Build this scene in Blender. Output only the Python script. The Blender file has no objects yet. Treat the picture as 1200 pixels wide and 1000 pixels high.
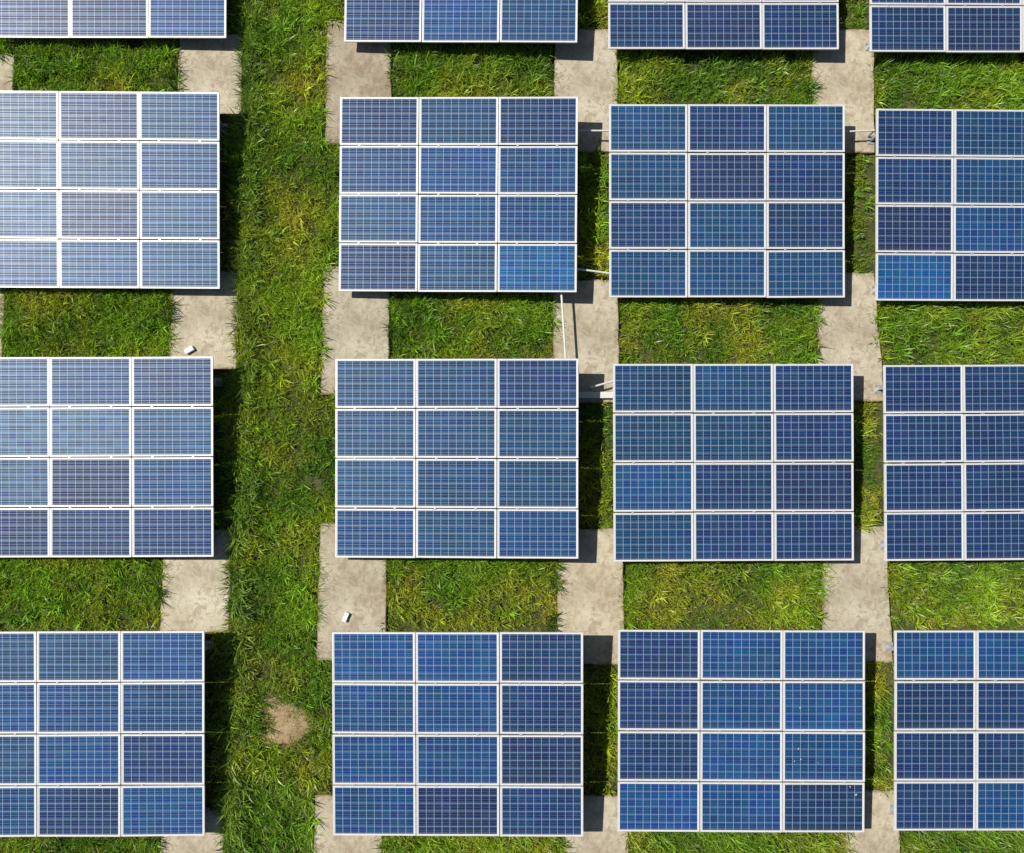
import bpy, bmesh, math, random
import numpy as np
from mathutils import Matrix, Vector

random.seed(7)
rng = np.random.default_rng(11)
scene = bpy.context.scene
C = scene.collection

# ------------------------------------------------------------------ camera
CAM_H = 17.3139
cam_data = bpy.data.cameras.new('camera')
cam_data.lens = 36.0 * 949.19 / 1200.0
cam_data.sensor_width = 36.0
cam_data.sensor_fit = 'HORIZONTAL'
cam_data.clip_start = 0.5
cam_data.clip_end = 3000.0
camera = bpy.data.objects.new('camera', cam_data)
C.objects.link(camera)
camera.matrix_world = (Matrix.Translation((0, 0, CAM_H))
                       @ Matrix.Rotation(math.radians(-1.27367), 4, 'Y')
                       @ Matrix.Rotation(math.radians(3.75664), 4, 'X'))
scene.camera = camera

# ------------------------------------------------------------------ sun and sky
SUN_DIR = Vector((-0.7914, 0.2656, 1.0)).normalized()      # towards the sun
SUN_ELEV = math.asin(SUN_DIR.z)
sun_data = bpy.data.lights.new('sun', 'SUN')
sun_data.energy = 5.0
sun_data.angle = math.radians(0.5)
sun_data.color = (1.0, 0.955, 0.88)
sun = bpy.data.objects.new('sun', sun_data)
C.objects.link(sun)
sun.location = (-20, 7, 26)
sun.rotation_euler = SUN_DIR.to_track_quat('Z', 'Y').to_euler()

world = bpy.data.worlds.new('World')
scene.world = world
world.use_nodes = True
wn = world.node_tree
wn.nodes.clear()
sky = wn.nodes.new('ShaderNodeTexSky')
sky.sky_type = 'NISHITA'
sky.sun_disc = False
sky.sun_elevation = SUN_ELEV
sky.sun_rotation = math.atan2(SUN_DIR.x, SUN_DIR.y)
sky.altitude = 0
sky.air_density = 1.0
sky.dust_density = 1.0
bg = wn.nodes.new('ShaderNodeBackground')
bg.inputs['Strength'].default_value = 0.05
wo = wn.nodes.new('ShaderNodeOutputWorld')
wn.links.new(sky.outputs[0], bg.inputs[0])
wn.links.new(bg.outputs[0], wo.inputs[0])

scene.view_settings.view_transform = 'Standard'
scene.view_settings.look = 'None'
scene.view_settings.gamma = 1.0
scene.view_settings.exposure = 0.25
scene.render.engine = 'CYCLES'
scene.cycles.max_bounces = 6
scene.cycles.caustics_reflective = False
scene.cycles.caustics_refractive = False

# ------------------------------------------------------------------ measured layout (metres)
# (row, column): x, y, turn, height offset, sideways slope, extra tilt
TABLES = {
    (0, 0): (-8.2287, 11.4652, -0.0045, -0.0708, 0.027, 0.0),
    (0, 1): (-0.71, 11.4028, -0.0152, 0.0302, 0.0421, 0.0),
    (0, 2): (4.9547, 11.3484, 0.0035, -0.0248, 0.0144, -0.0105),
    (0, 3): (10.6497, 11.3283, 0.0038, 0.0095, 0.0078, 0.0008),
    (1, 0): (-8.2563, 6.0435, -0.0023, -0.0757, 0.0106, 0.0127),
    (1, 1): (-0.7635, 5.9787, -0.0084, 0.0385, 0.0418, -0.0032),
    (1, 2): (4.9348, 5.8994, 0.0011, -0.0197, 0.0158, -0.0002),
    (1, 3): (10.6401, 5.8502, -0.0003, -0.0221, 0.0071, 0.0003),
    (2, 0): (-8.2412, 0.4619, 0.0032, -0.0379, 0.0219, -0.0033),
    (2, 1): (-0.7749, 0.4357, -0.0028, 0.0547, 0.0534, -0.0037),
    (2, 2): (4.9717, 0.3569, 0.0032, 0.0017, 0.0116, -0.0058),
    (2, 3): (10.6493, 0.3633, 0.0069, -0.0105, 0.0105, -0.0038),
    (3, 0): (-8.2741, -5.0612, 0.0018, -0.0063, 0.0152, -0.0013),
    (3, 1): (-0.7174, -5.0699, -0.0002, 0.1297, 0.0325, 0.0176),
    (3, 2): (5.0224, -5.0908, -0.0026, 0.0144, 0.0269, -0.0004),
    (3, 3): (10.7015, -5.1269, -0.001, -0.0107, 0.0198, 0.0009),
}
SLABS = {
    'A0': [(-12.071, 9.209), (-10.396, 9.191), (-10.385, 7.559), (-12.051, 7.58)],
    'A1': [(-6.873, 9.695), (-5.507, 9.712), (-5.486, 7.892), (-6.88, 7.897)],
    'A2': [(-3.676, 10.045), (-2.259, 10.044), (-2.251, 7.315), (-3.672, 7.283)],
    'A3': [(1.342, 9.915), (2.72, 9.933), (2.696, 7.152), (1.276, 7.139)],
    'A4': [(7.072, 9.979), (8.432, 9.996), (8.368, 7.185), (6.947, 7.172)],
    'B0': [(-11.845, 4.289), (-10.398, 4.279), (-10.385, 2.197), (-11.839, 2.229)],
    'B1': [(-6.878, 4.446), (-5.475, 4.455), (-5.473, 2.339), (-6.893, 2.353)],
    'B2': [(-3.659, 4.595), (-2.243, 4.604), (-2.243, 1.818), (-3.679, 1.797)],
    'B3': [(1.285, 4.288), (2.671, 4.315), (2.703, 1.647), (1.258, 1.643)],
    'B4': [(7.031, 4.489), (8.279, 4.497), (8.428, 1.696), (6.998, 1.693)],
    'C1': [(-6.888, -1.028), (-5.496, -1.048), (-5.501, -3.164), (-6.934, -3.158)],
    'C2': [(-3.647, -0.907), (-2.243, -0.909), (-2.249, -3.756), (-3.682, -3.757)],
    'C3': [(1.34, -1.039), (2.734, -1.041), (2.745, -3.868), (1.329, -3.861)],
    'C4': [(7.041, -0.992), (8.365, -0.994), (8.441, -3.843), (6.951, -3.836)],
    'D1': [(-6.781, -6.757), (-5.524, -6.768), (-5.503, -8.793), (-6.827, -8.777)],
    'D2': [(-3.674, -6.486), (-2.274, -6.506), (-2.264, -9.165), (-3.684, -9.148)],
    'D3': [(1.443, -6.529), (2.782, -6.54), (2.801, -9.225), (1.432, -9.209)],
    'D4': [(7.369, -6.483), (8.476, -6.493), (8.45, -9.292), (7.257, -9.278)],
}
ZL, TILT, LEN, WID = 0.4723, 0.0671, 4.0872, 5.0
PW, PH = 1.6560, 1.0030                # one module, outer frame size
COLS = [-(PW + 0.016), 0.0, PW + 0.016]
ROWP = PH + 0.0251                     # pitch of the module rows

# ------------------------------------------------------------------ helpers
def tag(o, label=None, cat=None, group=None, kind=None):
    if label: o['label'] = label
    if cat: o['category'] = cat
    if group: o['group'] = group
    if kind: o['kind'] = kind
    return o

def empty(name, loc=(0, 0, 0), rz=0.0):
    o = bpy.data.objects.new(name, None)
    C.objects.link(o)
    o.empty_display_size = 0.3
    o.location = loc
    o.rotation_euler = (0, 0, rz)
    return o

def obj(name, bm, mat, parent=None, smooth=False):
    me = bpy.data.meshes.new(name)
    bm.normal_update()
    bm.to_mesh(me)
    bm.free()
    if smooth:
        me.shade_smooth()
    me.materials.append(mat)
    o = bpy.data.objects.new(name, me)
    C.objects.link(o)
    o.parent = parent
    return o

def add_box(bm, x0, x1, y0, y1, z0, z1, bevel=0.0):
    v = [bm.verts.new(p) for p in ((x0, y0, z0), (x1, y0, z0), (x1, y1, z0), (x0, y1, z0),
                                   (x0, y0, z1), (x1, y0, z1), (x1, y1, z1), (x0, y1, z1))]
    fs = [bm.faces.new([v[i] for i in q]) for q in
          ((3, 2, 1, 0), (4, 5, 6, 7), (0, 1, 5, 4), (1, 2, 6, 5), (2, 3, 7, 6), (3, 0, 4, 7))]
    if bevel:
        es = list({e for f in fs for e in f.edges})
        bmesh.ops.bevel(bm, geom=es, offset=bevel, segments=1, affect='EDGES')

def add_tube(bm, pts, r, n=10):
    rings = []
    pts = [Vector(p) for p in pts]
    for i, p in enumerate(pts):
        d = (pts[min(i + 1, len(pts) - 1)] - pts[max(i - 1, 0)]).normalized()
        q = d.to_track_quat('Z', 'Y')
        rings.append([bm.verts.new(p + q @ Vector((r * math.cos(2 * math.pi * k / n),
                                                   r * math.sin(2 * math.pi * k / n), 0))) for k in range(n)])
    for a, b in zip(rings, rings[1:]):
        for k in range(n):
            bm.faces.new((a[k], a[(k + 1) % n], b[(k + 1) % n], b[k]))
    bm.faces.new(list(reversed(rings[0])))
    bm.faces.new(rings[-1])

# ------------------------------------------------------------------ node helpers
class NT:
    def __init__(self, name):
        self.mat = bpy.data.materials.new(name)
        self.mat.use_nodes = True
        self.t = self.mat.node_tree
        self.t.nodes.clear()
        self.out = self.t.nodes.new('ShaderNodeOutputMaterial')
    def n(self, kind, **kw):
        x = self.t.nodes.new(kind)
        for k, v in kw.items():
            setattr(x, k, v)
        return x
    def put(self, sock, v):
        if isinstance(v, bpy.types.NodeSocket):
            self.t.links.new(v, sock)
        else:
            sock.default_value = v
    def m(self, op, a, b=None, c=None, clamp=False):
        x = self.n('ShaderNodeMath', operation=op, use_clamp=clamp)
        for i, v in enumerate((a, b, c)):
            if v is not None:
                self.put(x.inputs[i], v)
        return x.outputs[0]
    def mix(self, f, a, b, blend='MIX'):
        x = self.n('ShaderNodeMix', data_type='RGBA', blend_type=blend)
        self.put(x.inputs[0], f)
        self.put(x.inputs[6], a)
        self.put(x.inputs[7], b)
        return x.outputs[2]
    def noise(self, vec, scale, detail=4, rough=0.6, dim='3D'):
        x = self.n('ShaderNodeTexNoise', noise_dimensions=dim)
        if vec is not None:
            self.put(x.inputs['Vector'], vec)
        x.inputs['Scale'].default_value = scale
        x.inputs['Detail'].default_value = detail
        x.inputs['Roughness'].default_value = rough
        return x.outputs[0]
    def ramp(self, f, stops):
        x = self.n('ShaderNodeValToRGB')
        self.put(x.inputs[0], f)
        r = x.color_ramp
        while len(r.elements) < len(stops):
            r.elements.new(0.5)
        for e, (p, c) in zip(r.elements, stops):
            e.position = p
            e.color = c if len(c) == 4 else (*c, 1)
        return x.outputs[0]
    def smooth(self, v, lo, hi):
        x = self.n('ShaderNodeMapRange', interpolation_type='SMOOTHSTEP')
        self.put(x.inputs[0], v)
        x.inputs[1].default_value = lo
        x.inputs[2].default_value = hi
        return x.outputs[0]
    def principled(self, **kw):
        p = self.n('ShaderNodeBsdfPrincipled')
        for k, v in kw.items():
            self.put(p.inputs[k.replace('_', ' ')], v)
        return p
    def bump(self, h, strength, dist):
        b = self.n('ShaderNodeBump')
        b.inputs['Strength'].default_value = strength
        b.inputs['Distance'].default_value = dist
        self.put(b.inputs['Height'], h)
        return b.outputs[0]
    def finish(self, shader):
        self.t.links.new(shader, self.out.inputs[0])
        return self.mat

# ------------------------------------------------------------------ materials
def mat_cells():
    k = NT('polycrystalline_cells')
    tc = k.n('ShaderNodeTexCoord')
    sp = k.n('ShaderNodeSeparateXYZ')
    k.put(sp.inputs[0], tc.outputs['Object'])
    oi = k.n('ShaderNodeObjectInfo')
    var, rnd = oi.outputs['Alpha'], oi.outputs['Random']
    cw, ch = 1.576, 0.937
    px, py = cw / 10, ch / 6
    X = k.m('DIVIDE', k.m('ADD', sp.outputs[0], cw / 2), px)
    Y = k.m('DIVIDE', k.m('ADD', sp.outputs[1], ch / 2), py)
    fx, fy = k.m('FRACT', X), k.m('FRACT', Y)
    ix, iy = k.m('FLOOR', X), k.m('FLOOR', Y)
    dx = k.m('MULTIPLY', k.m('MINIMUM', fx, k.m('SUBTRACT', 1.0, fx)), px)
    dy = k.m('MULTIPLY', k.m('MINIMUM', fy, k.m('SUBTRACT', 1.0, fy)), py)
    gapv = k.m('LESS_THAN', dx, GAPV)
    gaph = k.m('LESS_THAN', dy, GAPH)
    # busbars: three ribbons per cell along the long side
    fb = k.m('FRACT', k.m('MULTIPLY', fy, 3.0))
    db = k.m('MULTIPLY', k.m('ABSOLUTE', k.m('SUBTRACT', fb, 0.5)), py / 3)
    bus = k.m('LESS_THAN', db, BUSW)
    # outside the cell field: white backing sheet
    ax = k.m('GREATER_THAN', k.m('ABSOLUTE', sp.outputs[0]), cw / 2 - 0.002)
    ay = k.m('GREATER_THAN', k.m('ABSOLUTE', sp.outputs[1]), ch / 2 - 0.002)
    edge = k.m('MAXIMUM', ax, ay)
    # one value per cell, one per module
    cv = k.n('ShaderNodeCombineXYZ')
    k.put(cv.inputs[0], ix); k.put(cv.inputs[1], iy); k.put(cv.inputs[2], k.m('MULTIPLY', rnd, 57.0))
    wn_ = k.n('ShaderNodeTexWhiteNoise', noise_dimensions='3D')
    k.put(wn_.inputs[0], cv.outputs[0])
    cellr = wn_.outputs[0]
    sc = k.n('ShaderNodeSeparateColor')
    k.put(sc.inputs[0], wn_.outputs[1])
    # soft drift of tone over a module (cells sorted by batch)
    off = k.n('ShaderNodeVectorMath', operation='ADD')
    k.put(off.inputs[0], cv.outputs[0])
    off.inputs[1].default_value = (3.3, 1.7, 0.0)
    drift = k.noise(off.outputs[0], 0.23, 2, 0.5)
    gv = k.n('ShaderNodeMapping')
    gv.inputs['Scale'].default_value = (1.0, 1.0, 1.0)
    k.put(gv.inputs[0], tc.outputs['Object'])
    vor = k.n('ShaderNodeTexVoronoi')
    k.put(vor.inputs['Vector'], gv.outputs[0]); vor.inputs['Scale'].default_value = 60
    vs = k.n('ShaderNodeSeparateColor'); k.put(vs.inputs[0], vor.outputs['Color'])
    bright = k.m('ADD', 0.55, k.m('MULTIPLY', drift, 0.9))
    bright = k.m('MULTIPLY', bright, k.m('ADD', 1.0, k.m('MULTIPLY', var, k.m('SUBTRACT', cellr, 0.5))))
    odd = k.m('MULTIPLY', k.m('LESS_THAN', cellr, 0.13), k.m('GREATER_THAN', var, 0.5))
    bright = k.m('MULTIPLY', bright, k.m('ADD', 0.64, k.m('MULTIPLY', vs.outputs[0], 0.18)))
    hue = k.n('ShaderNodeHueSaturation')
    k.put(hue.inputs['Color'], oi.outputs['Color'])
    k.put(hue.inputs['Hue'], k.m('ADD', 0.5, k.m('MULTIPLY', k.m('SUBTRACT', k.m('ADD', k.m('MULTIPLY', sc.outputs[1], 0.5), k.m('MULTIPLY', drift, 0.5)), 0.5), 0.05)))
    k.put(hue.inputs['Value'], bright)
    col = k.mix(odd, hue.outputs[0], (0.024, 0.062, 0.175, 1))
    col = k.mix(bus, col, BUSC)
    col = k.mix(gaph, col, GAPHC)
    col = k.mix(gapv, col, GAPVC)
    col = k.mix(edge, col, (0.62, 0.64, 0.66, 1))
    # dust film: streaks and a dirty lower lip
    dust = k.noise(tc.outputs['Object'], 2.6, 5, 0.65)
    lip = k.m('MULTIPLY', k.smooth(sp.outputs[1], -0.38, -0.475), k.m('ADD', 0.3, dust))
    dustf = k.m('ADD', k.m('MULTIPLY', k.smooth(dust, 0.5, 0.8), 0.035), k.m('MULTIPLY', lip, 0.12))
    col = k.mix(k.m('ADD', dustf, 0.002), col, (0.42, 0.38, 0.30, 1))
    metal = k.m('MAXIMUM', k.m('MULTIPLY', bus, 0.80), k.m('MULTIPLY', gaph, 0.25))
    p = k.principled(Base_Color=col, Metallic=metal, Roughness=k.m('ADD', k.m('ADD', ROUGH, k.m('MULTIPLY', k.m('MAXIMUM', bus, gaph), 0.09)), k.m('MULTIPLY', sc.outputs[2], 0.03)),
                     Specular_IOR_Level=SPEC, Coat_Weight=1.0, Coat_Roughness=0.04, Coat_IOR=1.38)
    return k.finish(p.outputs[0])

BUSW, GAPV, GAPH = 0.0013, 0.0027, 0.0036
BUSC = (0.42, 0.47, 0.54, 1)
GAPHC = (0.27, 0.40, 0.60, 1)
GAPVC = (0.38, 0.50, 0.66, 1)
ROUGH, SPEC = 0.415, 0.17

def mat_metal(name, col, rough, metallic=0.0, var=0.15):
    k = NT(name)
    tc = k.n('ShaderNodeTexCoord')
    nz = k.noise(tc.outputs['Object'], 7.0, 5)
    c = k.mix(k.smooth(nz, 0.35, 0.75), (*col, 1), tuple(x * (1 - var) for x in col) + (1,))
    p = k.principled(Base_Color=c, Metallic=metallic, Roughness=rough)
    return k.finish(p.outputs[0])

def mat_concrete():
    k = NT('weathered_concrete')
    tc = k.n('ShaderNodeTexCoord')
    oi = k.n('ShaderNodeObjectInfo')
    P = tc.outputs['Object']
    big = k.noise(P, 1.1, 5, 0.6)
    mid = k.noise(P, 5.0, 6, 0.7)
    fine = k.noise(P, 55.0, 4, 0.75)
    c = k.ramp(big, [(0.34, (0.295, 0.263, 0.192)), (0.5, (0.425, 0.388, 0.298)), (0.66, (0.55, 0.52, 0.425))])
    c = k.mix(k.m('MULTIPLY', k.smooth(mid, 0.48, 0.64), 0.7), c, (0.255, 0.215, 0.15, 1))
    c = k.mix(k.m('MULTIPLY', k.smooth(mid, 0.46, 0.30), 0.55), c, (0.54, 0.51, 0.42, 1))
    c = k.mix(k.m('MULTIPLY', k.smooth(fine, 0.50, 0.66), 0.6), c, (0.22, 0.18, 0.125, 1))
    # trowel sweeps
    wv = k.n('ShaderNodeTexWave', wave_type='BANDS', bands_direction='DIAGONAL')
    k.put(wv.inputs['Vector'], P)
    wv.inputs['Scale'].default_value = 2.2
    wv.inputs['Distortion'].default_value = 14.0
    wv.inputs['Detail'].default_value = 4.0
    wv.inputs['Detail Scale'].default_value = 1.6
    c = k.mix(k.m('MULTIPLY', k.smooth(wv.outputs[1], 0.6, 1.0), 0.2), c, (0.58, 0.52, 0.41, 1))
    # hairline cracks
    vo = k.n('ShaderNodeTexVoronoi', feature='DISTANCE_TO_EDGE')
    wp = k.n('ShaderNodeVectorMath', operation='ADD')
    nzv = k.n('ShaderNodeTexNoise'); k.put(nzv.inputs['Vector'], P); nzv.inputs['Scale'].default_value = 3.0
    k.put(wp.inputs[0], P); k.put(wp.inputs[1], nzv.outputs[1])
    k.put(vo.inputs['Vector'], wp.outputs[0]); vo.inputs['Scale'].default_value = 0.9
    crack = k.m('MULTIPLY', k.m('LESS_THAN', vo.outputs[0], 0.006), k.smooth(big, 0.40, 0.52))
    c = k.mix(k.m('MULTIPLY', crack, 0.85), c, (0.22, 0.18, 0.13, 1))
    # soil washed over the rims
    gsp = k.n('ShaderNodeSeparateXYZ'); k.put(gsp.inputs[0], tc.outputs['Generated'])
    ex_ = k.m('MULTIPLY', k.m('MINIMUM', gsp.outputs[0], k.m('SUBTRACT', 1.0, gsp.outputs[0])), 1.4)
    ey_ = k.m('MULTIPLY', k.m('MINIMUM', gsp.outputs[1], k.m('SUBTRACT', 1.0, gsp.outputs[1])), 2.6)
    rim = k.m('SUBTRACT', k.m('MULTIPLY', k.noise(P, 6.0, 6, 0.7), 0.34), k.m('ADD', k.m('MINIMUM', ex_, ey_), 0.10))
    c = k.mix(k.m('MULTIPLY', k.smooth(rim, 0.0, 0.07), 0.75), c, (0.20, 0.145, 0.085, 1))
    # small pits and grit
    vg = k.n('ShaderNodeTexVoronoi'); k.put(vg.inputs['Vector'], P); vg.inputs['Scale'].default_value = 16.0
    vc = k.n('ShaderNodeSeparateColor'); k.put(vc.inputs[0], vg.outputs['Color'])
    pit = k.m('MULTIPLY', k.m('LESS_THAN', vg.outputs[0], 0.16), k.m('GREATER_THAN', vc.outputs[0], 0.86))
    c = k.mix(k.m('MULTIPLY', pit, 0.7), c, (0.15, 0.115, 0.075, 1))
    # moss and soil stains, own to each slab through the object colour
    st = k.noise(P, 2.3, 6, 0.7)
    c = k.mix(k.m('MULTIPLY', k.smooth(st, 0.46, 0.62), oi.outputs['Alpha']), c, (0.25, 0.19, 0.125, 1))
    c = k.mix(1.0, c, oi.outputs['Color'], 'MULTIPLY')
    p = k.principled(Base_Color=c, Roughness=0.92, Normal=k.bump(k.m('ADD', k.m('MULTIPLY', fine, 0.4), mid), 0.35, 0.012))
    return k.finish(p.outputs[0])

def mat_soil(name, cols, scale=3.0):
    k = NT(name)
    tc = k.n('ShaderNodeTexCoord')
    P = tc.outputs['Object']
    a = k.noise(P, scale, 6, 0.7)
    b = k.noise(P, scale * 14, 5, 0.75)
    c = k.ramp(k.m('ADD', k.m('MULTIPLY', a, 0.6), k.m('MULTIPLY', b, 0.4)), [(0.36, cols[0]), (0.5, cols[1]), (0.64, cols[2])])
    p = k.principled(Base_Color=c, Roughness=1.0, Normal=k.bump(b, 0.6, 0.03))
    return k.finish(p.outputs[0])

def mat_grass():
    k = NT('grass_blades')
    at = k.n('ShaderNodeAttribute', attribute_name='blade', attribute_type='GEOMETRY')
    p = k.principled(Base_Color=at.outputs['Color'], Roughness=0.40, Specular_IOR_Level=0.5)
    tr = k.n('ShaderNodeBsdfTranslucent')
    k.put(tr.inputs[0], k.mix(1.0, at.outputs['Color'], (1.15, 1.1, 0.35, 1), 'MULTIPLY'))
    mx = k.n('ShaderNodeMixShader')
    mx.inputs[0].default_value = 0.32
    k.t.links.new(p.outputs[0], mx.inputs[1])
    k.t.links.new(tr.outputs[0], mx.inputs[2])
    return k.finish(mx.outputs[0])

M_CELL = mat_cells()
M_FRAME = mat_metal('anodised_frame', (0.66, 0.66, 0.65), 0.5, 0.2, 0.12)
M_STEEL = mat_metal('galvanised_steel', (0.46, 0.47, 0.48), 0.5, 0.5)
M_PIPE = mat_metal('pale_pipe', (0.60, 0.60, 0.56), 0.5)
M_WHITE = mat_metal('white_plaster', (0.82, 0.82, 0.79), 0.7)
M_CONC = mat_concrete()
M_GRASS = mat_grass()
M_GROUND = mat_soil('field_soil', [(0.024, 0.026, 0.010), (0.060, 0.070, 0.016), (0.13, 0.12, 0.04)], 3.0)
M_PATCH = mat_soil('bare_soil', [(0.17, 0.115, 0.055), (0.33, 0.235, 0.125), (0.44, 0.34, 0.20)], 5.0)
M_DROP = mat_metal('bird_lime', (0.55, 0.56, 0.56), 0.9)

# ------------------------------------------------------------------ ground
bm = bmesh.new()
N = 60
def gx(i):
    s = (i / N) * 2 - 1
    return 400 * math.copysign(abs(s) ** 3, s) + 20 * s
vs = [[bm.verts.new((gx(i), gx(j), 0.0)) for i in range(N + 1)] for j in range(N + 1)]
for j in range(N):
    for i in range(N):
        bm.faces.new((vs[j][i], vs[j][i + 1], vs[j + 1][i + 1], vs[j + 1][i]))
tag(obj('ground', bm, M_GROUND), kind='structure')

# bare round patch of soil in the grass lane
PATCH = (-4.345, -5.04)
bm = bmesh.new()
rings = []
for j, rr in enumerate((0.16, 0.33, 0.47, 0.56)):
    ring = []
    for i in range(40):
        a = 2 * math.pi * i / 40
        q = rr * (1 + 0.10 * math.sin(3 * a + 1) + 0.07 * math.sin(5 * a + 2) + 0.05 * random.uniform(-1, 1))
        ring.append(bm.verts.new((PATCH[0] + q * math.cos(a), PATCH[1] + q * math.sin(a), (0.045, 0.04, 0.022, 0.004)[j] + random.uniform(-.004, .004) * (j < 3))))
    rings.append(ring)
c0 = bm.verts.new((PATCH[0], PATCH[1], 0.05))
for i in range(40):
    bm.faces.new((c0, rings[0][i], rings[0][(i + 1) % 40]))
    for a, b in zip(rings, rings[1:]):
        bm.faces.new((a[i], b[i], b[(i + 1) % 40], a[(i + 1) % 40]))
tag(obj('soil_patch', bm, M_PATCH, smooth=True), kind='structure')

# ------------------------------------------------------------------ concrete slabs
SLAB_INFO = {
    'A0': ('narrow sliver of concrete slab at the upper left edge of the photo, grass on its right', (1, .97, .92, .5)),
    'A1': ('concrete slab left of the open grass lane, below the lilac-grey array cut by the top edge', (1.0, .98, .93, .25)),
    'A2': ('brownish stained concrete slab right of the open grass lane, highest one there', (.84, .80, .76, .6)),
    'A3': ('clean pale concrete slab under the upper straight white pipe, highest in its column', (1, .98, .95, .15)),
    'A4': ('pale concrete slab with yellowish right edge, highest one before the rightmost arrays', (1.02, .98, .92, .25)),
    'B0': ('thin strip of concrete slab at the left photo edge between the two palest arrays', (1, .98, .93, .2)),
    'B1': ('plain pale slab with a white block lying near its lower left, left of the grass lane', (1.0, .97, .92, .1)),
    'B2': ('smooth greyish slab right of the grass lane, level with the white pipe running down', (.93, .92, .88, .15)),
    'B3': ('concrete slab crossed lengthwise by a thin white pipe and its straight shadow', (.97, .95, .90, .25)),
    'B4': ('pinkish pale slab in the middle of the column before the rightmost arrays', (.98, .95, .91, .2)),
    'C1': ('bright clean slab left of the grass lane, below the array with mottled blue cells', (1.06, 1.04, .99, .05)),
    'C2': ('slab with a small white upright block and a brown stained lower left corner', (.95, .93, .88, .45)),
    'C3': ('cream slab with rough grass-eaten left edge, middle of the lower half', (1.05, 1.0, .93, .35)),
    'C4': ('grey-beige slab in the lower half, just left of the rightmost arrays', (.96, .94, .90, .2)),
    'D1': ('slab cut off by the bottom edge of the photo, left of the grass lane', (1.0, .98, .94, .2)),
    'D2': ('slab at the bottom edge of the photo, right of the grass lane near the soil patch', (1.0, .97, .92, .35)),
    'D3': ('slab at the bottom edge between the two lower middle arrays', (.98, .96, .92, .3)),
    'D4': ('slab at the bottom edge between the two lower right arrays', (.98, .95, .90, .25)),
}
SLAB_TOP = 0.10
for key, q in SLABS.items():
    bm = bmesh.new()
    loop = []
    cx = sum(p[0] for p in q) / 4
    cy = sum(p[1] for p in q) / 4
    for a, b in zip(q, q[1:] + q[:1]):
        for s in range(12):
            t = s / 12
            j = 0.0 if s == 0 else 0.014
            loop.append((a[0] * (1 - t) + b[0] * t - cx + random.uniform(-j, j),
                         a[1] * (1 - t) + b[1] * t - cy + random.uniform(-j, j)))
    loop.reverse()
    top = [bm.verts.new((x, y, SLAB_TOP)) for x, y in loop]
    bot = [bm.verts.new((x, y, -0.12)) for x, y in loop]
    n = len(loop)
    tf = bm.faces.new(top)
    if tf.normal.z < 0 or True:
        tf.normal_update()
        if tf.normal.z < 0:
            tf.normal_flip()
    for i in range(n):
        bm.faces.new((top[i], bot[i], bot[(i + 1) % n], top[(i + 1) % n]))
    bmesh.ops.recalc_face_normals(bm, faces=bm.faces[:])
    bmesh.ops.bevel(bm, geom=[e for e in tf.edges], offset=0.012, segments=2, affect='EDGES')
    o = obj('concrete_slab', bm, M_CONC)
    o.location = (cx, cy, 0)
    lab, colr = SLAB_INFO[key]
    o.color = colr
    tag(o, lab, 'slab', 'concrete slabs carrying the array legs')

# ------------------------------------------------------------------ solar arrays
PAL = {   # cell colours of the modules (linear), last value: spread from cell to cell
    'G': (0.012, 0.070, 0.175, 0.14),    # steel blue
    'B': (0.006, 0.062, 0.200, 0.14),    # mid blue
    'S': (0.005, 0.098, 0.290, 0.14),    # bright blue
    'N': (0.008, 0.038, 0.130, 0.14),    # navy
    'P': (0.012, 0.032, 0.110, 0.15),    # violet dark
    'M': (0.045, 0.110, 0.210, 0.52),    # mottled
    'T': (0.006, 0.054, 0.145, 0.14),    # teal blue
}
LAY = {
    (0, 0): ['PGB', 'GGB', 'GPB', 'PPB'], (0, 1): ['BBN', 'GBB', 'NBB', 'NBG'],
    (0, 2): ['NBN', 'NNB', 'GNN', 'NPN'], (0, 3): ['NNB', 'NPN', 'NNN', 'NPN'],
    (1, 0): ['GPG', 'GGB', 'GPG', 'GGG'], (1, 1): ['NTN', 'BBB', 'GBB', 'NGS'],
    (1, 2): ['TNT', 'TPN', 'NTN', 'TTT'], (1, 3): ['NTN', 'NTN', 'PBN', 'SNN'],
    (2, 0): ['GBN', 'MMG', 'MPB', 'PNN'], (2, 1): ['GTN', 'GTT', 'GTT', 'BTB'],
    (2, 2): ['TTN', 'TTN', 'BNP', 'TNN'], (2, 3): ['NNN', 'NNP', 'NNN', 'NNN'],
    (3, 0): ['GGB', 'BBB', 'GBN', 'BNB'], (3, 1): ['BBN', 'BBN', 'BBP', 'BPN'],
    (3, 2): ['NBB', 'NBB', 'NBB', 'BBN'], (3, 3): ['BBN', 'NNB', 'NNN', 'NBN'],
}
ALAB = {
    (0, 0): 'lilac-grey solar array cut by the top edge, left of the open grass lane',
    (0, 1): 'blue solar array cut by the top edge, just right of the open grass lane',
    (0, 2): 'navy solar array cut by the top edge, second one right of the grass lane',
    (0, 3): 'dark navy solar array in the top right corner of the photo',
    (1, 0): 'palest silvery solar array washed out by glare, left of the grass lane',
    (1, 1): 'steel blue solar array with one bright blue panel at its lower right corner',
    (1, 2): 'even navy solar array between the upper straight pipe and its right neighbour pipe',
    (1, 3): 'dark solar array with a bright blue panel at its lower left, cut by right edge',
    (2, 0): 'glary solar array with mottled blue cells in its left panels, beside the lane',
    (2, 1): 'steel blue solar array at the lower end of the long white pipe',
    (2, 2): 'dark teal and navy solar array right of the wide grey cable channel',
    (2, 3): 'plain navy solar array cut by the right edge, second up from the bottom',
    (3, 0): 'striped blue solar array in the lower left corner, left of the soil patch',
    (3, 1): 'blue solar array right of the soil patch with a violet bottom middle panel',
    (3, 2): 'blue solar array with white bird droppings on its right panels',
    (3, 3): 'navy solar array in the lower right corner of the photo',
}

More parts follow.
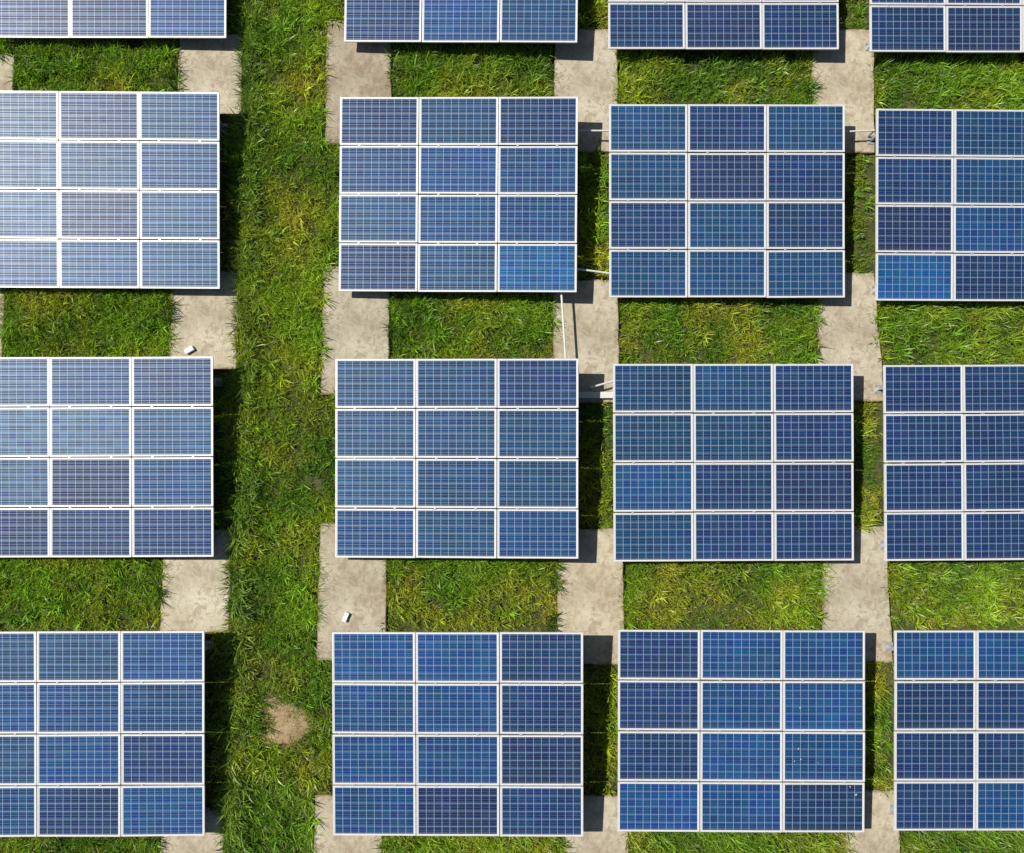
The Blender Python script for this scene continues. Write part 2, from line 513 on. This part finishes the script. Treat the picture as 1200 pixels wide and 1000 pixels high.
# shared prototypes --------------------------------------------------------
bm = bmesh.new()
add_box(bm, -PW / 2 + 0.006, PW / 2 - 0.006, -PH / 2 + 0.006, PH / 2 - 0.006, -0.008, -0.001)
proto_panel = obj('solar_panel', bm, M_CELL)

bm = bmesh.new()
lip, lipy = 0.023, 0.020
for (x0, x1, y0, y1) in ((-PW / 2, PW / 2, PH / 2 - lipy, PH / 2), (-PW / 2, PW / 2, -PH / 2, -PH / 2 + lipy),
                         (-PW / 2, -PW / 2 + lip, -PH / 2 + lipy, PH / 2 - lipy), (PW / 2 - lip, PW / 2, -PH / 2 + lipy, PH / 2 - lipy)):
    add_box(bm, x0, x1, y0, y1, -0.0005, 0.003)                 # visible face of the frame
for (x0, x1, y0, y1) in ((-PW / 2, PW / 2, PH / 2 - 0.004, PH / 2), (-PW / 2, PW / 2, -PH / 2, -PH / 2 + 0.004),
                         (-PW / 2, -PW / 2 + 0.004, -PH / 2 + 0.004, PH / 2 - 0.004), (PW / 2 - 0.004, PW / 2, -PH / 2 + 0.004, PH / 2 - 0.004)):
    add_box(bm, x0, x1, y0, y1, -0.037, -0.0007)                # outer wall
proto_frame = obj('frame', bm, M_FRAME, proto_panel)

bm = bmesh.new()
add_box(bm, -0.024, 0.024, -0.021, 0.021, 0.0035, 0.008, 0.001)
add_box(bm, -0.010, 0.010, -0.006, 0.006, -0.036, 0.0034)
bmesh.ops.create_cone(bm, cap_ends=True, segments=8, radius1=0.007, radius2=0.007, depth=0.006, matrix=Matrix.Translation((0, 0, 0.012)))
proto_clamp = obj('clamp', bm, M_STEEL)

bm = bmesh.new()                                                # rail running up the slope
add_box(bm, -0.020, 0.020, -LEN / 2 + 0.03, LEN / 2 - 0.03, -0.080, -0.040, 0.003)
proto_rail = obj('rail', bm, M_STEEL)

bm = bmesh.new()                                                # cross beam, an open channel
add_box(bm, -WID / 2 + 0.10, WID / 2 - 0.10, -0.030, 0.030, -0.0865, -0.0815)
add_box(bm, -WID / 2 + 0.10, WID / 2 - 0.10, -0.030, -0.025, -0.140, -0.087)
add_box(bm, -WID / 2 + 0.10, WID / 2 - 0.10, -0.024, 0.030, -0.1455, -0.1405)
proto_beam = obj('cross_beam', bm, M_STEEL)

def leg_mesh(h):
    bm = bmesh.new()
    add_box(bm, -0.030, 0.030, -0.030, -0.025, 0.013, h)
    add_box(bm, -0.030, -0.025, -0.0245, 0.030, 0.013, h)
    add_box(bm, 0.025, 0.030, -0.0245, 0.030, 0.013, h)
    return bm

bm = bmesh.new()
add_box(bm, -0.09, 0.09, -0.09, 0.09, 0.0005, 0.012, 0.002)
for sx_ in (-1, 1):
    for sy_ in (-1, 1):
        bmesh.ops.create_cone(bm, cap_ends=True, segments=6, radius1=0.011, radius2=0.009, depth=0.022,
                              matrix=Matrix.Translation((0.065 * sx_, 0.065 * sy_, 0.024)))
# gusset
v = [bm.verts.new(p) for p in ((0.0315, -0.003, 0.0125), (0.085, -0.003, 0.0125), (0.0315, -0.003, 0.11),
                               (0.0315, 0.003, 0.0125), (0.085, 0.003, 0.0125), (0.0315, 0.003, 0.11))]
for f in ((0, 1, 2), (5, 4, 3), (0, 3, 4, 1), (1, 4, 5, 2), (2, 5, 3, 0)):
    bm.faces.new([v[i] for i in f])
proto_plate = obj('base_plate', bm, M_STEEL)
protos = [proto_panel, proto_frame, proto_clamp, proto_rail, proto_beam, proto_plate]

def inst(proto, parent, local):
    o = proto.copy()
    C.objects.link(o)
    o.parent = parent
    o.matrix_parent_inverse = Matrix.Identity(4)
    o.matrix_local = local
    return o

def on_slab(x, y):
    for q in SLABS.values():
        xs = [p[0] for p in q]; ys = [p[1] for p in q]
        if min(xs) < x < max(xs) and min(ys) < y < max(ys):
            return True
    return False

prng = random.Random(5)
droppings_panel = []
for key in sorted(TABLES):
    x, y, yaw, dz, rho, dt = TABLES[key]
    tilt = TILT + dt
    root = empty('solar_array', (x, y, 0), yaw)
    tag(root, ALAB[key], 'solar array', 'tilted solar arrays of twelve panels set out in a grid')
    zc = ZL + LEN / 2 * math.sin(TILT) + dz + (LEN / 2 * (math.sin(tilt) - math.sin(TILT)))
    ex = Vector((1, 0, rho)).normalized()
    ey = Vector((0, math.cos(tilt), math.sin(tilt)))
    nz_ = ex.cross(ey).normalized()
    ey = nz_.cross(ex)
    P = Matrix(((ex.x, ey.x, nz_.x, 0), (ex.y, ey.y, nz_.y, 0), (ex.z, ey.z, nz_.z, zc), (0, 0, 0, 1)))
    for r in range(4):
        b = LEN / 2 - PH / 2 - r * ROWP
        for c in range(3):
            jit = (Matrix.Rotation(math.radians(prng.gauss(0, 0.25)), 4, 'X')
                   @ Matrix.Rotation(math.radians(prng.gauss(0, 0.25)), 4, 'Y')
                   @ Matrix.Rotation(math.radians(prng.gauss(0, 0.06)), 4, 'Z'))
            pn = inst(proto_panel, root, P @ Matrix.Translation((COLS[c] + prng.gauss(0, 0.0015), b + prng.gauss(0, 0.002), prng.uniform(-.002, .002))) @ jit)
            col = PAL[LAY[key][r][c]]
            f = prng.uniform(0.88, 1.14)
            pn.color = (col[0] * f * prng.uniform(.93, 1.07), col[1] * f, col[2] * f * prng.uniform(.95, 1.05), col[3])
            inst(proto_frame, pn, Matrix.Identity(4))
            if key == (3, 2) and c == 2:
                droppings_panel.append(pn)
        for c in range(3):
            for s in (-0.42, 0.42):
                if r < 3:
                    inst(proto_clamp, root, P @ Matrix.Translation((COLS[c] + s + prng.uniform(-.02, .02), b - ROWP / 2, 0.001)))
    for c in range(3):
        for s in (-0.42, 0.42):
            inst(proto_rail, root, P @ Matrix.Translation((COLS[c] + s, 0, 0)))
    for yl in (1.60, -1.75):
        inst(proto_beam, root, P @ Matrix.Translation((0, yl, 0)))
        for xl in (-2.35, 2.35):
            top = P @ Vector((xl, yl, -0.147))
            wp = Matrix.Rotation(yaw, 4, 'Z') @ top + Vector((x, y, 0))
            z0 = SLAB_TOP if on_slab(wp.x, wp.y) else 0.0
            leg = obj('leg', leg_mesh(top.z - z0 - 0.002), M_STEEL, root)
            leg.location = (top.x, top.y, z0)
            inst(proto_plate, leg, Matrix.Identity(4))
for o in protos:
    bpy.data.objects.remove(o)

# bird droppings on two right-hand panels of the lower right middle array
for i, (wx, wy, r) in enumerate(((6.18, -5.45, .022), (6.10, -5.70, .014), (6.23, -5.66, .016), (7.35, -6.37, .024), (7.23, -6.21, .017), (6.21, -4.62, .018), (6.58, -5.73, .012))):
    bpy.context.view_layer.update()
    best = min(droppings_panel, key=lambda p: (p.matrix_world.translation.xy - Vector((wx, wy))).length)
    loc = best.matrix_world.inverted() @ Vector((wx, wy, best.matrix_world.translation.z))
    bm = bmesh.new()
    m = 11
    a0 = [bm.verts.new((loc.x + r * (.6 + random.uniform(-.35, .35)) * math.cos(2 * math.pi * k / m),
                        loc.y + r * 1.0 * (.75 + random.uniform(-.35, .35)) * math.sin(2 * math.pi * k / m), -0.0005)) for k in range(m)]
    cc = bm.verts.new((loc.x, loc.y, 0.004))
    for k in range(m):
        bm.faces.new((a0[k], a0[(k + 1) % m], cc))
    obj('bird_dropping', bm, M_DROP, best)

# ------------------------------------------------------------------ pipes between the arrays
def pipe(label, pts, r, group='thin pale pipes between the arrays', feet=()):
    root = empty('connecting_pipe', (pts[0][0], pts[0][1], 0.0))
    p0 = Vector((pts[0][0], pts[0][1], 0.0))
    bm = bmesh.new()
    add_tube(bm, [Vector(p) - p0 for p in pts], r)
    obj('tube', bm, M_PIPE, root, smooth=False)
    for fp in (pts[0], pts[-1]):
        bm = bmesh.new()
        q = Vector(fp) - p0
        add_box(bm, q.x - .018, q.x + .018, q.y - .018, q.y + .018, SLAB_TOP, q.z - r + 0.004, 0.002)
        obj('support', bm, M_STEEL, root)
    tag(root, label, 'pipe', group)
    return root

pipe('upper straight white pipe across the slab, with a thin shadow line below', [(1.70, 7.475, .42), (2.58, 7.478, .42)], .020)
pipe('short white pipe in the upper gap before the rightmost arrays', [(7.42, 7.50, .42), (8.22, 7.543, .42)], .020)
pipe('slanting white pipe falling to the right, beside the bright blue corner panel', [(1.66, 4.495, .35), (2.62, 4.375, .33)], .021)
pipe('long thin white pipe running down the slab between two stacked arrays', [(1.40, 4.18, .46), (1.44, 3.60, .46), (1.515, 2.30, .46)], .022)
pipe('short tilted pipe end sticking out above the wide grey cable channel', [(2.04, 1.945, .34), (2.60, 2.10, .37)], .020)

root = empty('cable_channel', (2.17, 1.80, 0))
bm = bmesh.new()
add_box(bm, -.56, .56, -.060, .060, .135, .20, .003)
obj('channel_body', bm, M_PIPE, root)
bm = bmesh.new()
add_box(bm, -.56, .56, -.066, .066, .2005, .206, .001)
obj('lid', bm, M_PIPE, root)
for xx in (-.40, .40):
    bm = bmesh.new()
    add_box(bm, xx - .03, xx + .03, -.05, .05, SLAB_TOP, .1345)
    obj('foot', bm, M_STEEL, root)
tag(root, 'wide flat grey-white cable channel lying across the slab in the centre', 'cable channel')

# ------------------------------------------------------------------ two small white blocks on the slabs
def block(loc, rz, sx_, sy_, sz_, label):
    bm = bmesh.new()
    add_box(bm, -sx_ / 2, sx_ / 2, -sy_ / 2, sy_ / 2, 0, sz_, 0.006)
    for vtx in bm.verts:
        vtx.co.x += random.uniform(-.004, .004)
        vtx.co.y += random.uniform(-.004, .004)
    o = obj('white_block', bm, M_WHITE)
    o.location = loc
    o.rotation_euler = (0, 0, rz)
    tag(o, label, 'block')
block((-6.461, 2.745, SLAB_TOP), math.radians(33), .19, .105, .07, 'small white block lying on the slab left of the grass lane')
block((-3.085, -2.858, SLAB_TOP), math.radians(67), .20, .085, .07, 'small white block on the slab right of the lane, beside a brown stain')

# ------------------------------------------------------------------ grass
class VNoise:
    def __init__(self, seed, n=64):
        self.g = np.random.default_rng(seed).random((n, n)); self.n = n
    def __call__(self, x, y, s):
        x = x / s; y = y / s
        i = np.floor(x).astype(int); j = np.floor(y).astype(int)
        fx = x - i; fy = y - j
        fx = fx * fx * (3 - 2 * fx); fy = fy * fy * (3 - 2 * fy)
        g, n = self.g, self.n
        a = g[i % n, j % n]; b = g[(i + 1) % n, j % n]; c = g[i % n, (j + 1) % n]; d = g[(i + 1) % n, (j + 1) % n]
        return (a * (1 - fx) + b * fx) * (1 - fy) + (c * (1 - fx) + d * fx) * fy
n1, n2, n3, n4 = VNoise(1), VNoise(2), VNoise(3), VNoise(4)

def inside_slab(x, y, grow):
    m = np.zeros(len(x), bool)
    for q in SLABS.values():
        k = np.ones(len(x), bool)
        for (ax, ay), (bx, by) in zip(q, q[1:] + q[:1]):     # clockwise: inside is to the right
            L = math.hypot(bx - ax, by - ay)
            d = ((bx - ax) * (y - ay) - (by - ay) * (x - ax)) / L
            k &= d < grow
        m |= k
    return m

def table_local(x, y):
    """distance inside a table footprint, and the v position in the open band south of it"""
    under = np.zeros(len(x), bool)
    lead = np.zeros(len(x))
    for (r, c), (tx, ty, yaw, *_r) in TABLES.items():
        lx = x - tx; ly = y - ty
        under |= (abs(lx) < 2.45) & (abs(ly) < 2.0)
        band = (abs(lx) < 2.75) & (ly < -1.9) & (ly > -3.7)
        s = np.clip((ly + 3.55) / 1.45, 0, 1)
        lead = np.where(band, np.maximum(lead, s), lead)
    lead = np.where((x > -5.6) & (x < -3.3), 0.45, lead)
    return under, lead

def scatter(n, x0, x1, y0, y1):
    x = rng.uniform(x0, x1, n); y = rng.uniform(y0, y1, n)
    under, lead = table_local(x, y)
    keep = ~(inside_slab(x, y, 0.01) & ~(inside_slab(x, y, 0.01) & ~inside_slab(x, y, -0.05) & (n3(x, y, 0.4) > 0.55)))
    rp = np.hypot(x - PATCH[0], (y - PATCH[1]) * 0.95)
    keep &= rng.random(n) < np.clip((rp - 0.27 - 0.30 * (n3(x, y, 0.22) - .3)) / 0.22, 0, 1)
    keep &= ~(under & (rng.random(n) > 0.30))
    dens = np.clip(1.7 * n1(x, y, 0.28) * .6 + 1.7 * n2(x, y, .7) * .4 - 0.12, 0.48, 1)
    keep &= rng.random(n) < dens
    return x[keep], y[keep], under[keep], lead[keep]

def blades(tx, ty, hgt, count, spread, wbase, tint, dryp):
    """every tuft (tx,ty) grows `count` arching blades"""
    n = len(tx) * count
    rep = np.repeat(np.arange(len(tx)), count)
    az = rng.uniform(0, 2 * np.pi, n)
    rr = spread * np.sqrt(rng.random(n))
    ra = rng.uniform(0, 2 * np.pi, n)
    bx = tx[rep] + rr * np.cos(ra); by = ty[rep] + rr * np.sin(ra)
    ok = ~inside_slab(bx, by, -0.035 - 0.05 * n2(bx, by, 0.3))
    L = hgt[rep] * rng.uniform(0.55, 1.25, n)
    th0 = np.abs(rng.normal(0.25, 0.2, n)); th1 = th0 + rng.uniform(0.5, 1.5, n)
    w = wbase * rng.uniform(0.6, 1.4, n) * (0.7 + 0.5 * hgt[rep] / 0.35)
    tw = rng.normal(0, 0.5, n)
    col = tint[rep] * rng.uniform(0.6, 1.45, n)[:, None]
    dry = rng.random(n) < dryp[rep]
    dcol = np.array([0.30, 0.235, 0.085]) * rng.uniform(0.6, 1.2, n)[:, None]
    col = np.where(dry[:, None], dcol, col)
    sel = ok
    az, bx, by, L, th0, th1, w, tw, col = [a[sel] for a in (az, bx, by, L, th0, th1, w, tw, col)]
    n = len(az)
    S = 3
    px = np.zeros((n, S + 1)); pz = np.zeros((n, S + 1))
    for s in range(S):
        th = th0 + (th1 - th0) * (s + 0.5) / S
        px[:, s + 1] = px[:, s] + L / S * np.sin(th)
        pz[:, s + 1] = pz[:, s] + L / S * np.cos(th)
    ca, sa = np.cos(az), np.sin(az)
    wd = np.stack([-sa * np.cos(tw), ca * np.cos(tw), np.sin(tw)], 1)
    V = np.zeros((n, 7, 3))
    prof = (0.55, 1.0, 0.75)
    for s in range(S):
        base = np.stack([bx + px[:, s] * ca, by + px[:, s] * sa, pz[:, s]], 1)
        V[:, 2 * s] = base - wd * (w * prof[s] / 2)[:, None]
        V[:, 2 * s + 1] = base + wd * (w * prof[s] / 2)[:, None]
    V[:, 6] = np.stack([bx + px[:, 3] * ca, by + px[:, 3] * sa, pz[:, 3]], 1)
    return V, col

def build_grass(name, parts):
    V = np.concatenate([p[0] for p in parts]); col = np.concatenate([p[1] for p in parts])
    n = len(V)
    me = bpy.data.meshes.new(name)
    me.vertices.add(n * 7)
    me.vertices.foreach_set('co', V.reshape(-1).astype(np.float32))
    off = (np.arange(n) * 7)[:, None]
    quad = np.array([0, 1, 3, 2, 2, 3, 5, 4, 4, 5, 6])
    idx = (off + quad[None, :]).reshape(-1).astype(np.int32)
    me.loops.add(len(idx))
    me.loops.foreach_set('vertex_index', idx)
    me.polygons.add(n * 3)
    start = ((np.arange(n) * 11)[:, None] + np.array([0, 4, 8])[None, :]).reshape(-1).astype(np.int32)
    me.polygons.foreach_set('loop_start', start)
    me.polygons.foreach_set('use_smooth', np.ones(n * 3, bool))
    me.update(calc_edges=True)
    at = me.attributes.new('blade', 'FLOAT_COLOR', 'FACE')
    c4 = np.ones((n * 3, 4), np.float32)
    c4[:, :3] = np.repeat(np.clip(col, 0, 1), 3, axis=0)
    at.data.foreach_set('color', c4.reshape(-1))
    me.materials.append(M_GRASS)
    o = bpy.data.objects.new(name, me)
    C.objects.link(o)
    return o

def tuft_fields(x, y, under, lead):
    a = n1(x, y, 1.3) * .5 + n2(x, y, 0.55) * .35 + n3(x, y, 0.22) * .15
    b = n4(x + 9, y - 4, 0.9) * .6 + n2(x + 3, y + 7, 0.3) * .4
    h = 0.07 + 0.20 * a + 0.14 * lead ** 1.5
    h = np.where(under, 0.13 + 0.06 * a, h)
    yel = np.clip((b - 0.42) * 2.2 + 0.25 * (0.5 - lead), 0, 1)
    lane = (x > -5.7) & (x < -3.2)
    north = 1 / (1 + np.exp(-(y - 1.0) / 1.5))
    yel = np.where(lane, yel * 0.70 + 0.6 * north * np.exp(-((x + 4.2) / 0.6) ** 2) * np.clip(n3(x, y, 1.1) * 2 - .4, 0, 1), yel * 0.85)
    h = np.where(lane, h + 0.10 * np.exp(-((x + 5.35) / 0.28) ** 2), h)
    h = np.minimum(h, 0.30)
    deep = np.array([0.090, 0.195, 0.012]); mid = np.array([0.232, 0.400, 0.018]); yl = np.array([0.450, 0.455, 0.030])
    t = np.clip(a * 1.9 - 0.45 + rng.normal(0, .15, len(x)), 0, 1)[:, None]
    tint = deep * (1 - t) + mid * t
    tint = tint * (1 - yel[:, None]) + yl * yel[:, None]
    dryp = 0.02 + 0.16 * np.clip((b - 0.55) * 3, 0, 1)
    return h, tint, dryp

parts = []
x, y, un, ld = scatter(66000, -12.6, 13.4, -9.6, 12.2)
h, tint, dryp = tuft_fields(x, y, un, ld)
parts.append(blades(x, y, h, 14, 0.10, 0.012, tint, dryp))
# short dense undergrowth
x, y, un, ld = scatter(130000, -12.6, 13.4, -9.6, 12.2)
g = ~un
x, y, un, ld = x[g], y[g], un[g], ld[g]
h, tint, dryp = tuft_fields(x, y, un, ld)
parts.append(blades(x, y, h * 0.55, 6, 0.07, 0.013, tint * 0.85, dryp * 1.4))
# bigger coarse clumps
x, y, un, ld = scatter(9000, -12.6, 13.4, -9.6, 12.2)
g = ~un
x, y, un, ld = x[g], y[g], un[g], ld[g]
h, tint, dryp = tuft_fields(x, y, un, ld)
parts.append(blades(x, y, np.minimum(h * 1.35 + 0.04, 0.33), 14, 0.05, 0.019, tint * np.array([.95, 1.05, 1.3]) * rng.uniform(.6, 1.35, len(x))[:, None], dryp * .4))
# clumps hanging over slab edges
hx = np.array([-6.92, -6.93, -6.90, -6.91, -6.92, -6.95, -6.99, -6.98, -6.90, -6.93, -2.20, -2.18, 1.28, 1.27, 1.22, 1.30, 6.98, 6.92, 6.93, 1.40, 7.30, -5.43, -5.44, -5.45, -5.42])
hy = np.array([8.90, 8.70, 8.40, 3.70, 3.50, 3.40, -2.25, -2.40, -7.35, -7.25, 8.9, 3.1, -2.2, -2.9, -3.1, -1.8, 8.6, 8.2, 2.9, -7.3, -7.2, 8.6, 3.3, -2.0, -2.6])
hh = np.full(len(hx), 0.36)
parts.append(blades(hx, hy, hh, 26, 0.06, 0.016, np.tile(np.array([0.05, .10, .012]), (len(hx), 1)), np.full(len(hx), .05)))
# tall weeds along the shaded side of the lane, leaning out of the shadow
x = rng.uniform(-5.50, -5.12, 330); y = rng.uniform(-9.2, 11.5, 330)
g = ~inside_slab(x, y, 0.04)
x, y = x[g], y[g]
parts.append(blades(x, y, rng.uniform(.26, .46, len(x)), 18, 0.05, 0.015, np.array([0.16, .26, .035]) * rng.uniform(.5, 1.5, len(x))[:, None], np.full(len(x), .03)))
# ragged tall clumps just south of the arrays
x, y, un, ld = scatter(9000, -12.6, 13.4, -9.6, 12.2)
g = (ld > 0.62) & ~un & ~((x > -5.7) & (x < -3.2)) & (n2(x, y, 0.8) > 0.45)
x, y = x[g], y[g]
parts.append(blades(x, y, rng.uniform(.22, .36, len(x)), 14, 0.05, 0.014, np.array([0.13, .24, .03]) * rng.uniform(.5, 1.5, len(x))[:, None], np.full(len(x), .04)))
# dry stubble on the bare patch
a = rng.uniform(0, 2 * np.pi, 150); q = 0.58 * rng.random(150) ** 0.45
parts.append(blades(PATCH[0] + q * np.cos(a), PATCH[1] + q * np.sin(a), rng.uniform(.07, .13, 150), 6, 0.05, 0.009, np.tile(np.array([0.30, .27, .06]), (150, 1)), np.full(150, .6)))
# thinner growth further out
x = rng.uniform(-30, 32, 34000); y = rng.uniform(-26, 32, 34000)
g = ~((x > -12.6) & (x < 13.4) & (y > -9.6) & (y < 12.2))
x, y = x[g], y[g]
h, tint, dryp = tuft_fields(x, y, np.zeros(len(x), bool), np.full(len(x), .4))
parts.append(blades(x, y, h, 7, 0.14, 0.022, tint, dryp))
tag(build_grass('grass', parts), 'rough green meadow grass growing between the slabs and under the arrays', 'grass', kind='stuff')
